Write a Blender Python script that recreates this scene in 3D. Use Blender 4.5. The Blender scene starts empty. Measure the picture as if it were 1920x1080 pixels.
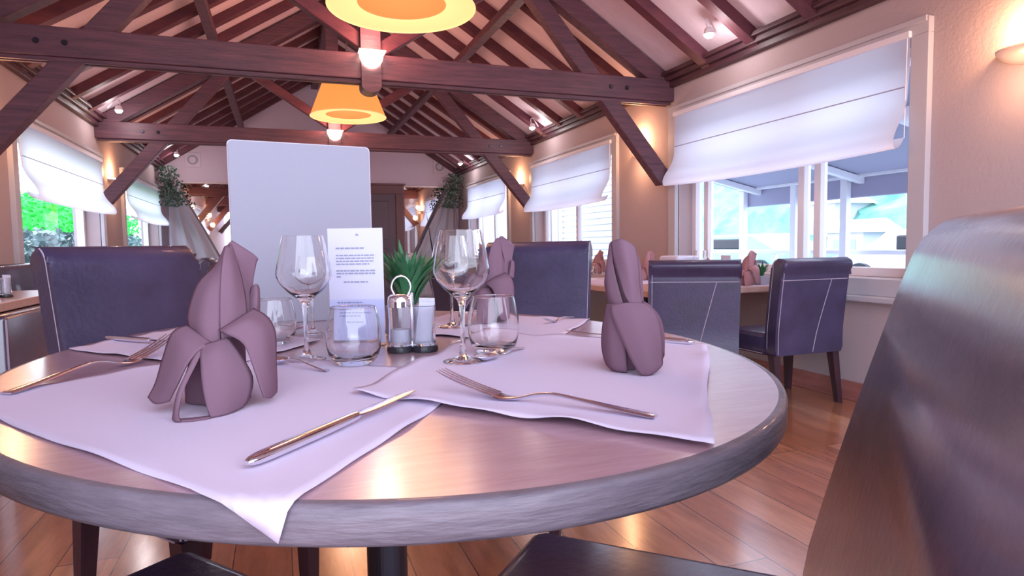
import bpy, bmesh, math, random
from math import sin, cos, pi, radians, atan2, hypot
from mathutils import Vector, Matrix
random.seed(7)
S = bpy.context.scene
C = S.collection
# ------------------------------------------------------------------ camera
cd = bpy.data.cameras.new('camera'); cam = bpy.data.objects.new('camera', cd); C.objects.link(cam)
cd.sensor_width = 36; cd.lens = 36*1190/1920; cd.clip_start = .02; cd.clip_end = 300
R_ = Vector((0.93930409, -0.34275874, -0.01497589)); U_ = Vector((0.03688998, 0.05750403, 0.99766348)); F_ = Vector((0.3410967, 0.93766184, -0.06665814))
M = Matrix((R_, U_, -F_)).transposed().to_4x4(); M.translation = (0, 0, .96)
cam.matrix_world = M
S.camera = cam
# ------------------------------------------------------------------ world and exposure
w = bpy.data.worlds.new('sky'); S.world = w; w.use_nodes = True
nt = w.node_tree; bg = nt.nodes['Background']
bg.inputs[0].default_value = (.74, .80, 1.0, 1); bg.inputs[1].default_value = 4.0
S.view_settings.view_transform = 'Standard'; S.view_settings.look = 'None'
S.view_settings.gamma = 1; S.view_settings.use_curve_mapping = False
S.view_settings.exposure = 0.55

def lamp(name, typ, loc, energy, color, size=.1, rot=None, label=None, parent=None, spot=None):
    l = bpy.data.lights.new(name, typ); l.energy = energy; l.color = color
    if typ == 'POINT' or typ == 'SPOT': l.shadow_soft_size = size
    if typ == 'SPOT' and spot: l.spot_size = spot; l.spot_blend = .6
    if typ == 'SUN': l.angle = size
    o = bpy.data.objects.new(name, l); C.objects.link(o); o.location = loc
    if rot: o.rotation_euler = rot
    if parent: o.parent = parent
    return o
# high soft sun outside, over the terrace side
lamp('sun', 'SUN', (20, 5, 20), 1.3, (1, .97, .92), .15, (radians(-12), radians(22), 0))

# ------------------------------------------------------------------ materials
MATS = {}
def mat(name, col, rough=.5, metal=0, noise=0, nscale=8, stretch=(1, 1, 1), col2=None, bump=0, bscale=40, coat=0, emit=None, es=0, spec=.5, trans=0, ior=1.45, sss=0, rough2=None):
    m = bpy.data.materials.new(name); m.use_nodes = True; n = m.node_tree.nodes; L = m.node_tree.links
    b = n['Principled BSDF']
    b.inputs['Base Color'].default_value = (*col, 1); b.inputs['Roughness'].default_value = rough
    b.inputs['Metallic'].default_value = metal; b.inputs['Specular IOR Level'].default_value = spec
    b.inputs['Coat Weight'].default_value = coat; b.inputs['Transmission Weight'].default_value = trans; b.inputs['IOR'].default_value = ior
    if emit: b.inputs['Emission Color'].default_value = (*emit, 1); b.inputs['Emission Strength'].default_value = es
    tc = n.new('ShaderNodeTexCoord'); mp = n.new('ShaderNodeMapping'); L.new(tc.outputs['Object'], mp.inputs[0]); mp.inputs['Scale'].default_value = stretch
    if col2 is not None:
        nz = n.new('ShaderNodeTexNoise'); nz.inputs['Scale'].default_value = nscale; nz.inputs['Detail'].default_value = 6; nz.inputs['Roughness'].default_value = .65
        L.new(mp.outputs[0], nz.inputs[0])
        r = n.new('ShaderNodeValToRGB'); r.color_ramp.elements[0].position = .35; r.color_ramp.elements[1].position = .68
        r.color_ramp.elements[0].color = (*col, 1); r.color_ramp.elements[1].color = (*col2, 1)
        L.new(nz.outputs['Fac'], r.inputs[0]); L.new(r.outputs[0], b.inputs['Base Color'])
        if rough2 is not None:
            mr = n.new('ShaderNodeMapRange'); mr.inputs[1].default_value = .35; mr.inputs[2].default_value = .65; mr.inputs[3].default_value = rough; mr.inputs[4].default_value = rough2
            L.new(nz.outputs['Fac'], mr.inputs[0]); L.new(mr.outputs[0], b.inputs['Roughness'])
    if bump:
        nb = n.new('ShaderNodeTexNoise'); nb.inputs['Scale'].default_value = bscale; nb.inputs['Detail'].default_value = 5
        L.new(mp.outputs[0], nb.inputs[0])
        bp = n.new('ShaderNodeBump'); bp.inputs['Strength'].default_value = bump; bp.inputs['Distance'].default_value = .01
        L.new(nb.outputs['Fac'], bp.inputs['Height']); L.new(bp.outputs[0], b.inputs['Normal'])
    MATS[name] = m; return m
def glassmat(name, tint=(1, 1, 1), rough=0):
    # thin clear glass: lets daylight through, glossy at grazing angles
    m = bpy.data.materials.new(name); m.use_nodes = True; n = m.node_tree.nodes; L = m.node_tree.links; n.remove(n['Principled BSDF'])
    t = n.new('ShaderNodeBsdfTransparent'); t.inputs[0].default_value = (*tint, 1); g = n.new('ShaderNodeBsdfGlossy'); g.inputs['Roughness'].default_value = rough
    f = n.new('ShaderNodeFresnel'); f.inputs[0].default_value = 1.07; mx = n.new('ShaderNodeMixShader')
    L.new(f.outputs[0], mx.inputs[0]); L.new(t.outputs[0], mx.inputs[1]); L.new(g.outputs[0], mx.inputs[2]); L.new(mx.outputs[0], n['Material Output'].inputs[0]); return m
def clothmat(name, col, tl=.5, weave=600):
    m = bpy.data.materials.new(name); m.use_nodes = True; n = m.node_tree.nodes; L = m.node_tree.links; n.remove(n['Principled BSDF'])
    d = n.new('ShaderNodeBsdfDiffuse'); t = n.new('ShaderNodeBsdfTranslucent'); mx = n.new('ShaderNodeMixShader'); mx.inputs[0].default_value = tl
    d.inputs[0].default_value = (*col, 1); t.inputs[0].default_value = (*col, 1)
    tc = n.new('ShaderNodeTexCoord'); nb = n.new('ShaderNodeTexNoise'); nb.inputs['Scale'].default_value = weave; bp = n.new('ShaderNodeBump'); bp.inputs['Strength'].default_value = .15; bp.inputs['Distance'].default_value = .002
    L.new(tc.outputs['Object'], nb.inputs[0]); L.new(nb.outputs['Fac'], bp.inputs['Height']); L.new(bp.outputs[0], d.inputs['Normal'])
    L.new(d.outputs[0], mx.inputs[1]); L.new(t.outputs[0], mx.inputs[2]); L.new(mx.outputs[0], n['Material Output'].inputs[0]); return m

WALL = mat('wall_plaster', (.47, .38, .39), .8, bump=.25, bscale=60)
WALLB = mat('wall_plaster_back', (.66, .53, .62), .8, bump=.15, bscale=60)
BEAM = mat('beam_wood', (.070, .034, .052), .5, col2=(.155, .062, .080), nscale=3, stretch=(1, 6, 14), bump=.2, bscale=12)
RAFT = mat('rafter_wood', (.075, .020, .036), .55, col2=(.14, .038, .05), nscale=4, stretch=(1, 12, 3), bump=.15, bscale=12)
CEIL = mat('ceiling_board', (.76, .62, .68), .75, col2=(.68, .55, .60), nscale=2.5, bump=.2, bscale=25, stretch=(1, 5, 1))
PLATE = mat('plate_wood', (.05, .02, .03), .45, col2=(.10, .04, .05), nscale=4, stretch=(8, 1, 8))
TRIM = mat('grey_casing', (.50, .48, .52), .45)
FRAME = mat('white_frame', (.80, .80, .86), .35)
BASEB = mat('baseboard_wood', (.30, .10, .09), .4, col2=(.42, .17, .14), nscale=4, stretch=(4, 1, 4))
PANE = glassmat('window_glass', (.97, .99, 1))
BLIND = clothmat('blind_fabric', (.93, .90, .96), .78)
TULLE = clothmat('drape_fabric', (.62, .58, .64), .3)
def leather(name, c1, c2, r=.28):
    m = mat(name, c1, r, col2=c2, nscale=5, bump=.13, bscale=70, coat=.22, spec=.55, rough2=r+.14); return m
LEATH = leather('leather_dark', (.033, .026, .060), (.060, .045, .108), .32)
LEATHP = leather('leather_plum', (.042, .024, .058), (.095, .055, .110), .30)
_p = LEATHP.node_tree.nodes['Principled BSDF'].inputs; _p['Coat Weight'].default_value = 1; _p['Coat IOR'].default_value = 1.8; _p['Coat Roughness'].default_value = .22
SEAM = mat('seam_thread', (.42, .36, .45), .6)
LEGW = mat('chair_leg_wood', (.030, .012, .020), .35, col2=(.055, .022, .03), nscale=5, stretch=(6, 6, 1))
TTOP = mat('tabletop_wood', (.44, .25, .29), .34, col2=(.52, .33, .37), nscale=5, stretch=(3, 22, 22), bump=.05, bscale=8, coat=1, spec=.6)
TTOP.node_tree.nodes['Principled BSDF'].inputs['Coat IOR'].default_value = 1.9; TTOP.node_tree.nodes['Principled BSDF'].inputs['Coat Roughness'].default_value = .2
TEDGE = mat('table_edge_wood', (.13, .105, .13), .45, col2=(.19, .155, .185), nscale=14, stretch=(1, 1, 7), bump=.3, bscale=30, coat=.2)
TSIDE = mat('side_table_wood', (.50, .30, .26), .3, col2=(.62, .42, .36), nscale=6, stretch=(3, 10, 3), coat=.3)
METALD = mat('dark_metal', (.04, .035, .05), .35, .7)
MATC = clothmat('placemat_cloth', (.72, .63, .78), .08, 900)
NAPK = clothmat('napkin_cloth', (.215, .125, .165), .10, 700)
NAPK2 = clothmat('napkin_cloth_rose', (.42, .22, .24), .10, 700)
STEEL = mat('polished_steel', (.76, .76, .86), .2, 1)
CHROME = mat('chrome', (.85, .84, .88), .06, 1)
GLASS = mat('clear_glass', (1, 1, 1), .0, trans=1, ior=1.45)
def add_clear(m):
    return m
PAPER = mat('menu_paper', (.62, .62, .76), .6)
BOARD = mat('menu_board', (.33, .32, .385), .5, bump=.08, bscale=200)
BOARDE = mat('menu_board_edge', (.62, .56, .64), .5)
INK = mat('ink', (.30, .30, .42), .7)
ACRYL = glassmat('acrylic', (.95, .96, 1))
LEAF = mat('leaf_green', (.025, .13, .055), .4, col2=(.07, .24, .10), nscale=30)
LEAFD = mat('leaf_dark', (.03, .065, .05), .55, col2=(.08, .13, .10), nscale=12)
POT = mat('pot_grey', (.36, .34, .40), .5)
SHADE = mat('lampshade_amber', (.6, .36, .16), .7, emit=(1, .31, .05), es=.60)
SHADE2 = mat('lampshade_inner', (.6, .5, .3), .7, emit=(1, .58, .24), es=.62)
DIFF = mat('lamp_diffuser', (.4, .16, .07), .6, emit=(1, .22, .06), es=.62)
BULB = mat('bulb_warm', (1, .9, .7), .5, emit=(1, .78, .62), es=9)
SPOTB = mat('spot_bulb', (1, 1, 1), .5, emit=(1, .93, .95), es=30)
SCON = mat('sconce_metal', (.62, .50, .48), .35, .3)
MIRR = mat('mirror', (.92, .88, .9), .02, 1)
DOORW = mat('door_wood', (.13, .055, .065), .4, col2=(.19, .08, .085), nscale=4, stretch=(8, 8, 1))
DOORP = mat('door_panel', (.12, .075, .10), .4)
WHITE = mat('white_plastic', (.8, .78, .84), .4)
BLACK = mat('black_plastic', (.02, .018, .025), .3)

# floor boards
fm = bpy.data.materials.new('floor_boards'); fm.use_nodes = True; n = fm.node_tree.nodes; L = fm.node_tree.links; b = n['Principled BSDF']
tc = n.new('ShaderNodeTexCoord'); mp = n.new('ShaderNodeMapping'); L.new(tc.outputs['Object'], mp.inputs[0]); mp.inputs['Rotation'].default_value = (0, 0, radians(90))
br = n.new('ShaderNodeTexBrick'); br.inputs['Scale'].default_value = 1; br.inputs['Brick Width'].default_value = 1.5; br.inputs['Row Height'].default_value = .17; br.inputs['Mortar Size'].default_value = .002
br.inputs['Color1'].default_value = (.36, .13, .065, 1); br.inputs['Color2'].default_value = (.52, .24, .13, 1); br.inputs['Mortar'].default_value = (.08, .03, .02, 1)
L.new(mp.outputs[0], br.inputs[0])
mp2 = n.new('ShaderNodeMapping'); mp2.inputs['Scale'].default_value = (9, 1.2, 1); L.new(tc.outputs['Object'], mp2.inputs[0])
nz = n.new('ShaderNodeTexNoise'); nz.inputs['Scale'].default_value = 2.2; nz.inputs['Detail'].default_value = 8; nz.inputs['Roughness'].default_value = .7; L.new(mp2.outputs[0], nz.inputs[0])
mx = n.new('ShaderNodeMixRGB'); mx.blend_type = 'OVERLAY'; mx.inputs[0].default_value = .75; L.new(br.outputs[0], mx.inputs[1]); L.new(nz.outputs['Fac'], mx.inputs[2]); L.new(mx.outputs[0], b.inputs['Base Color'])
b.inputs['Roughness'].default_value = .24; b.inputs['Coat Weight'].default_value = 1; b.inputs['Coat Roughness'].default_value = .16; b.inputs['Coat IOR'].default_value = 1.7
bp = n.new('ShaderNodeBump'); bp.inputs['Strength'].default_value = .12; L.new(nz.outputs['Fac'], bp.inputs['Height']); L.new(bp.outputs[0], b.inputs['Normal'])

# ------------------------------------------------------------------ helpers
def tag(o, label=None, cat=None, group=None, kind=None):
    if label: o['label'] = label
    if cat: o['category'] = cat
    if group: o['group'] = group
    if kind: o['kind'] = kind
    return o
def empty(name, loc, rz=0):
    o = bpy.data.objects.new(name, None); C.objects.link(o); o.location = loc; o.rotation_euler = (0, 0, rz); o.empty_display_size = .1; return o
def wmat(o):
    m = o.matrix_basis.copy()
    while o.parent: o = o.parent; m = o.matrix_basis @ m
    return m
def obj(name, bm, m, parent=None, smooth=False, world=False, mods=()):
    bmesh.ops.recalc_face_normals(bm, faces=bm.faces)
    if world and parent is not None: bm.transform(wmat(parent).inverted())
    me = bpy.data.meshes.new(name); bm.to_mesh(me); bm.free()
    if isinstance(m, (list, tuple)):
        for q in m: me.materials.append(q)
    else: me.materials.append(m)
    if smooth:
        for p in me.polygons: p.use_smooth = True
        me.set_sharp_from_angle(angle=radians(48))
    o = bpy.data.objects.new(name, me); C.objects.link(o)
    if parent is not None: o.parent = parent
    for t, a in mods:
        md = o.modifiers.new(t.lower(), t)
        for k, v in a.items(): setattr(md, k, v)
    return o
def struct(name, bm, m, parent=None, smooth=False):
    o = obj(name, bm, m, parent, smooth)
    if parent is None: o['kind'] = 'structure'
    return o
def NB(): return bmesh.new()
def box(bm, x0, y0, z0, x1, y1, z1, bev=0, seg=2):
    vs = [bm.verts.new((x, y, z)) for z in (z0, z1) for y in (y0, y1) for x in (x0, x1)]
    fs = [bm.faces.new([vs[i] for i in q]) for q in ((0, 2, 3, 1), (4, 5, 7, 6), (0, 1, 5, 4), (1, 3, 7, 5), (3, 2, 6, 7), (2, 0, 4, 6))]
    if bev:
        es = list({e for f in fs for e in f.edges})
        bmesh.ops.bevel(bm, geom=es, offset=bev, segments=seg, profile=.5, affect='EDGES')
    return bm
def beam(bm, p, q, wdt, hgt, up=(0, 1, 0), bev=.006):
    """rectangular timber from p to q; wdt is measured along 'up', hgt across it"""
    p = Vector(p); q = Vector(q); d = (q-p).normalized(); u = Vector(up); u = (u-d*u.dot(d)).normalized(); v = d.cross(u)
    vs = []
    for e in (p, q):
        for a, b_ in ((-1, -1), (1, -1), (1, 1), (-1, 1)): vs.append(bm.verts.new(e+u*a*wdt/2+v*b_*hgt/2))
    fs = [bm.faces.new([vs[i] for i in k]) for k in ((0, 1, 2, 3), (7, 6, 5, 4), (0, 4, 5, 1), (1, 5, 6, 2), (2, 6, 7, 3), (3, 7, 4, 0))]
    if bev:
        bmesh.ops.bevel(bm, geom=list({e for f in fs for e in f.edges}), offset=bev, segments=1, affect='EDGES')
    return bm
def prism(bm, pts, axis, a, b_, bev=0):
    """polygon pts in the plane across 'axis', extruded from a to b_"""
    def P(p, t): return {'x': (t, p[0], p[1]), 'y': (p[0], t, p[1]), 'z': (p[0], p[1], t)}[axis]
    v0 = [bm.verts.new(P(p, a)) for p in pts]; v1 = [bm.verts.new(P(p, b_)) for p in pts]
    k = len(pts); f0 = bm.faces.new(v0); f1 = bm.faces.new(v1[::-1])
    for i in range(k): bm.faces.new((v0[i], v0[(i+1) % k], v1[(i+1) % k], v1[i]))
    if bev: bmesh.ops.bevel(bm, geom=list(f0.edges)+list(f1.edges), offset=bev, segments=3, profile=.5, affect='EDGES')
    return bm
def tube(bm, pts, r, n=8, close=False):
    pts = [Vector(p) for p in pts]; rings = []; k = len(pts)
    prev = None
    for i, p in enumerate(pts):
        if close: d = pts[(i+1) % k]-pts[i-1]
        else: d = pts[min(i+1, k-1)]-pts[max(i-1, 0)]
        d.normalize()
        if prev is None:
            u = d.orthogonal().normalized()
        else:
            u = (prev-d*prev.dot(d)).normalized()
        prev = u; v = d.cross(u); rr = r[i] if isinstance(r, (list, tuple)) else r
        rings.append([bm.verts.new(p+u*cos(2*pi*j/n)*rr+v*sin(2*pi*j/n)*rr) for j in range(n)])
    m_ = k if close else k-1
    for i in range(m_):
        a = rings[i]; b_ = rings[(i+1) % k]
        for j in range(n): bm.faces.new((a[j], a[(j+1) % n], b_[(j+1) % n], b_[j]))
    if not close: bm.faces.new(rings[0][::-1]); bm.faces.new(rings[-1])
    return bm
def lathe(bm, prof, n=32, cx=0, cy=0, cz=0, cap=False):
    rings = []
    for r, z in prof:
        if r < 1e-5: rings.append([bm.verts.new((cx, cy, cz+z))])
        else: rings.append([bm.verts.new((cx+r*cos(2*pi*j/n), cy+r*sin(2*pi*j/n), cz+z)) for j in range(n)])
    for a, b_ in zip(rings, rings[1:]):
        for j in range(n):
            j2 = (j+1) % n
            if len(a) == 1 and len(b_) == 1: continue
            if len(a) == 1: bm.faces.new((a[0], b_[j], b_[j2]))
            elif len(b_) == 1: bm.faces.new((a[j], a[j2], b_[0]))
            else: bm.faces.new((a[j], a[j2], b_[j2], b_[j]))
    if cap:
        for q in (rings[0], rings[-1]):
            if len(q) > 1: bm.faces.new(q)
    return bm
def smoothp(pts, k=4):
    """Catmull-Rom through pts"""
    out = []; P = [pts[0]]+list(pts)+[pts[-1]]
    for i in range(1, len(P)-2):
        for t in range(k):
            t_ = t/k
            out.append(tuple(.5*((2*b_)+(-a+c)*t_+(2*a-5*b_+4*c-d)*t_*t_+(-a+3*b_-3*c+d)*t_**3) for a, b_, c, d in zip(P[i-1], P[i], P[i+1], P[i+2])))
    out.append(tuple(pts[-1])); return out
def copy_tree(o, parent=None):
    c = o.copy(); C.objects.link(c)
    if parent is not None: c.parent = parent
    for ch in list(o.children): copy_tree(ch, c)
    return c

# ================================================================== SETTING
XL, XR, YB, YF = -1.80, 3.21, 11.75, -1.2
RX, RZ, SL, EZ = .70, 3.965, .63, 2.30
# floor
bm = NB(); box(bm, XL-.25, YF-2, -.05, XR+.25, YB+.2, 0); struct('floor', bm, fm)
# roof boards, one slab per slope
bm = NB()
T = .06
prism(bm, [(XL-.3, RZ-SL*(RX-XL+.3)+.0), (RX, RZ), (XR+.3, RZ-SL*(XR+.3-RX)), (XR+.3, RZ-SL*(XR+.3-RX)+T), (RX, RZ+T), (XL-.3, RZ-SL*(RX-XL+.3)+T)], 'y', YF, YB+.2)
struct('ceiling', bm, CEIL)
# walls with window openings
def wall_side(name, xa, xb, opens, z0=0, z1=2.38):
    bm = NB(); y = YF
    for (ya, yb, za, zb) in opens:
        box(bm, xa, y, z0, xb, ya, z1); box(bm, xa, ya, z0, xb, yb, za); box(bm, xa, ya, zb, xb, yb, z1); y = yb
    box(bm, xa, y, z0, xb, YB, z1)
    bmesh.ops.remove_doubles(bm, verts=bm.verts, dist=1e-4)
    return struct(name, bm, WALL)
WR = [(2.50, 4.64, .74, 2.03), (5.74, 7.90, .74, 1.98), (8.92, 10.95, .74, 1.98)]
WLs = [(5.62, 7.95, .80, 1.92), (9.05, 11.45, .80, 1.90)]
wall_side('wall_right', XR, XR+.25, WR); wall_side('wall_left', XL-.25, XL, WLs)
bm = NB(); prism(bm, [(XL, 0), (XR, 0), (XR, RZ-SL*(XR-RX)-.002), (RX, RZ-.002), (XL, RZ-SL*(RX-XL)-.002)], 'y', YB, YB+.2); struct('wall_back', bm, WALLB)
for nm, a, b_ in (('baseboard_right', XR-.018, XR), ('baseboard_left', XL, XL+.018)):
    bm = NB(); box(bm, a, YF, 0, b_, YB, .115, .004); struct(nm, bm, BASEB)
# timber plate along the top of each side wall: a stepped moulding
k = 1
for s in (1, -1):
    X = XR if s > 0 else XL
    bm = NB()
    for dx, za, zb in ((.05, 2.285, 2.33), (.085, 2.33, 2.37), (.12, 2.37, 2.40)):
        box(bm, min(X, X-s*dx), YF, za, max(X, X-s*dx), YB, zb, .004)
    struct('trim_%d' % k, bm, PLATE); k += 1

# windows -----------------------------------------------------------
wi = 0
def window(side, ya, yb, za, zb, blind_z, mull, label):
    global wi, k
    wi += 1
    s = 1 if side == 'R' else -1
    X = XR if s > 0 else XL
    def bx(bm, d0, y0, z0, d1, y1, z1, bev=.004):   # d: depth outwards from the wall face
        a, b_ = X+s*d0, X+s*d1; box(bm, min(a, b_), y0, z0, max(a, b_), y1, z1, bev)
    w_ = empty('window_%d' % wi, (X+s*.15, (ya+yb)/2, za)); w_['kind'] = 'structure'
    bm = NB(); f = .055
    bx(bm, .14, ya, za, .21, yb, za+f); bx(bm, .14, ya, zb-f, .21, yb, zb); bx(bm, .14, ya, za, .21, ya+f, zb); bx(bm, .14, yb-f, za, .21, yb, zb)
    for q in mull: bx(bm, .14, q-.028, za, .20, q+.028, zb)
    obj('window_frame', bm, FRAME, w_, world=True)
    bm = NB(); a = X+s*.175; vs = [bm.verts.new((a, y, z)) for y, z in ((ya, za), (yb, za), (yb, zb), (ya, zb))]; bm.faces.new(vs); obj('pane', bm, PANE, w_, world=True)
    # casing round the opening, on the room side
    bm = NB(); c = .10
    bx(bm, -.035, ya-c, za, .01, ya, zb); bx(bm, -.035, yb, za, .01, yb+c, zb); bx(bm, -.035, ya-c, zb, .01, yb+c, zb+c-.02); bx(bm, -.025, ya-c, za-c, .01, yb+c, za)
    bx(bm, -.045, ya-c+.01, zb+c-.045, -.02, yb+c-.01, zb+c-.015, .003)
    obj('casing', bm, TRIM, w_, world=True)
    bm = NB(); bx(bm, -.075, ya-c-.02, za-c-.035, .14, yb+c+.02, za-c-.0, .008); obj('window_sill', bm, TRIM, w_, world=True)
    # roman blind hanging in front of the opening
    t = empty('roman_blind', (X-s*.05, (ya+yb)/2, blind_z)); tag(t, label, 'blind')
    top = zb-.0; y0, y1 = ya+.0, yb-.0; H = top-blind_z; nY = 24
    prof = [(.040, 0), (.038, -.10*H), (.040, -.28*H), (.045, -.45*H), (.050, -.58*H), (.075, -.70*H), (.125, -.83*H), (.150, -.93*H), (.140, -1.0*H), (.105, -.985*H), (.07, -.90*H)]
    prof = smoothp(prof, 3)
    bm = NB(); rows = []
    for d, z in prof:
        row = []
        for j in range(nY+1):
            t_ = j/nY; sag = .022*(4*t_*(1-t_))*(abs(z)/H)**2; ripple = .006*sin(t_*9+z*14)*(abs(z)/H)
            row.append(bm.verts.new((X-s*(d+ripple), y0+(y1-y0)*t_, top+z-sag)))
        rows.append(row)
    for a_, b2 in zip(rows, rows[1:]):
        for j in range(nY): bm.faces.new((a_[j], a_[j+1], b2[j+1], b2[j]))
    obj('fabric', bm, BLIND, t, smooth=True, world=True)
    bm = NB(); bx(bm, -.055, y0-.005, top-.005, -.02, y1+.005, top+.03, .004); obj('headrail', bm, WHITE, t, world=True)
    bm = NB(); tube(bm, [(X-s*.049, y0+.02, top-.44*H), (X-s*.049, y1-.02, top-.44*H)], .0035, 6); obj('batten', bm, SEAM, t, world=True)
    bm = NB(); tube(bm, [(X-s*.045, y0+.012, top), (X-s*.052, y0+.010, top-.5*H), (X-s*.048, y0+.014, top-.9*H)], .0025, 6); obj('pull_cord', bm, WHITE, t, world=True)
window('R', *WR[0], 1.445, (3.28, 3.42, 4.45), 'large white roman blind on the near right window')
window('R', *WR[1], 1.40, (6.9,), 'white roman blind on the middle window of the right wall')
window('R', *WR[2], 1.44, (10.0,), 'small white roman blind on the far right window beyond the brace')
window('L', *WLs[0], 1.36, (), 'white roman blind on the near left window above the hedge view')
window('L', *WLs[1], 1.36, (), 'narrow white roman blind on the far left window')

# back wall: door, mirrors ------------------------------------------
d = empty('door_1', (1.62, YB, 0)); d['kind'] = 'structure'
bm = NB(); box(bm, .98, YB-.06, 0, 1.12, YB, 1.93, .006); box(bm, 2.02, YB-.06, 0, 2.16, YB, 1.93, .006); box(bm, .98, YB-.06, 1.93, 2.16, YB, 2.085, .006); box(bm, .94, YB-.075, 2.085, 2.20, YB, 2.12, .006)
obj('door_frame', bm, DOORW, d, world=True)
bm = NB(); box(bm, 1.12, YB-.03, 0, 2.02, YB, 1.93)
for z0, z1 in ((.2, .95), (1.1, 1.8)): box(bm, 1.25, YB-.042, z0, 1.89, YB-.03, z1, .008)
obj('door_leaf', bm, DOORP, d, world=True)
bm = NB(); tube(bm, [(1.19, YB-.03, 1.02), (1.19, YB-.08, 1.02), (1.31, YB-.08, 1.02)], .01); obj('door_handle', bm, CHROME, d, world=True)
for x0, x1, lb in ((-1.50, .30, 'wall mirror on the back wall behind the left drape'), (2.18, 3.0, 'wall mirror on the back wall right of the dark door')):
    t = empty('wall_mirror', ((x0+x1)/2, YB, .8)); tag(t, lb, 'mirror')
    bm = NB(); box(bm, x0, YB-.02, .75, x1, YB-.004, 2.06, .003); obj('mirror_glass', bm, MIRR, t, world=True)
    for za_, zb_ in ((2.06, 2.085), (.72, .75)):
        bm = NB(); box(bm, x0, YB-.03, za_, x1, YB-.004, zb_, .003); obj('mirror_trim', bm, SCON, t, world=True)
for x, lb in ((-1.30, 'round grey ring speaker high on the back wall at left'), (2.86, 'round grey ring speaker high on the back wall at right')):
    t = empty('wall_speaker', (x, YB, 2.44)); tag(t, lb, 'speaker')
    bm = NB(); box(bm, x-.12, YB-.015, 2.33, x+.12, YB, 2.57, .006); obj('mounting_plate', bm, WALLB, t, world=True)
    bm = NB(); tube(bm, [(x+.065*cos(a*pi/10), YB-.02, 2.45+.065*sin(a*pi/10)) for a in range(20)], .014, 8, True); obj('ring', bm, POT, t, smooth=True, world=True)
# drapes tied into the two back corners with foliage on top
def drape(xc, sx, label, lb2):
    """sheer cloth falling from the corner (xc) and swept towards the room centre"""
    bm = NB(); rows = []
    N = 26
    for i in range(N+1):
        t_ = i/N; z = 2.12-2.11*t_; row = []
        wd = .06+1.05*t_**.9
        for j in range(17):
            q = j/16; x = xc+sx*(.02+wd*q); y = YB-.14-.05*sin(q*17+t_*2)*(.35+t_)-.10*q
            row.append(bm.verts.new((x, y, z)))
        rows.append(row)
    for a_, b2 in zip(rows, rows[1:]):
        for j in range(16): bm.faces.new((a_[j], a_[j+1], b2[j+1], b2[j]))
    o = obj('corner_drape', bm, TULLE, smooth=True, mods=[('SOLIDIFY', {'thickness': .004})]); tag(o, label, 'drape')
    bm = NB(); rnd = random.Random(int(abs(xc)*10))
    for i in range(520):
        a = rnd.random(); z = 2.30-.62*a; x = xc+sx*(-.095+.38*a*rnd.random()+.30*rnd.random()*(1-a*.6)); y = YB-.31-.18*rnd.random()
        th = rnd.random()*2*pi; u = Vector((cos(th), sin(th)*.5, -.6-rnd.random()*.5)).normalized()*(.035+.025*rnd.random()); v = u.cross(Vector((rnd.random()-.5, rnd.random()-.5, rnd.random()-.5))).normalized()*.016
        p = Vector((x, y, z)); vs = [bm.verts.new(q_) for q_ in (p, p+u*.5+v, p+u, p+u*.5-v)]; bm.faces.new(vs)
    o = obj('hanging_foliage', bm, LEAFD); tag(o, lb2, 'foliage')
drape(XL+.1, 1, 'pale grey drape swept down from the back left corner', 'green foliage bunch hanging in the back left corner')
drape(XR-.1, -1, 'pale grey drape swept down from the back right corner', 'green foliage bunch hanging in the back right corner')

# ================================================================== ROOF TIMBERS
TY = [4.78, 7.98]
def truss(y, label):
    t = empty('roof_truss', (RX, y, 2.15)); tag(t, label, 'truss', 'dark timber roof trusses')
    def P(n_, bm, m=BEAM): return obj(n_, bm, m, t, world=True)
    bm = NB(); box(bm, XL+.0, y-.08, 2.165, XR, y+.08, 2.345, .008); box(bm, XL+.02, y-.055, 2.140, XR-.02, y-.03, 2.166, .003); box(bm, XL+.02, y+.0, 2.140, XR-.02, y+.03, 2.166, .003); P('tie_beam', bm)
    kx = .66
    bm = NB(); prof = [(kx-.07, 2.12)]+[(kx+.07*sin(a), 2.12-.05*cos(a)) for a in [(-pi/2)+pi*i/10 for i in range(1, 10)]]+[(kx+.07, 2.12), (kx+.07, 3.80), (kx-.07, 3.80)]
    prism(bm, prof, 'y', y-.10, y+.06); P('king_post', bm)
    # long braces from the side walls through the tie beam to the principal rafters
    for s in (1, -1):
        X = XR if s > 0 else XL; c = RX
        def mx_(x): return x if s > 0 else 2*.705-x
        p = (mx_(3.16), y, 1.50); q = (mx_(2.50), y, 2.24); q2 = (mx_(1.93), y, 2.95)
        bm = NB(); beam(bm, p, q2, .10, .135, (0, 1, 0)); P('brace', bm)
        bm = NB(); beam(bm, (mx_(3.18), y, RZ-SL*(3.18-.705)-.10), (mx_(.72), y, RZ-.10-.02), .12, .15, (0, 1, 0)); P('principal_rafter', bm)
        bm = NB(); beam(bm, (mx_(.72), y-.01, 2.38), (mx_(1.62), y-.01, 2.96), .08, .10, (0, 1, 0)); P('strut', bm, RAFT)
    for x in (-1.35, -1.2, 2.6, 2.75):
        bm = NB(); lathe(bm, [(0, 0), (.014, 0), (.018, .006), (.018, .012)], 10); bm.transform(Matrix.Translation((x, y-.09, 2.25)) @ Matrix.Rotation(-pi/2, 4, 'X')); P('bolt', bm, METALD)
    return t
truss(TY[0], 'nearer dark timber roof truss with the large pendant in front of it')
truss(TY[1], 'farther dark timber roof truss behind the second pendant')
truss(1.50, 'nearest roof truss, directly overhead and cut off by the frame')
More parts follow.
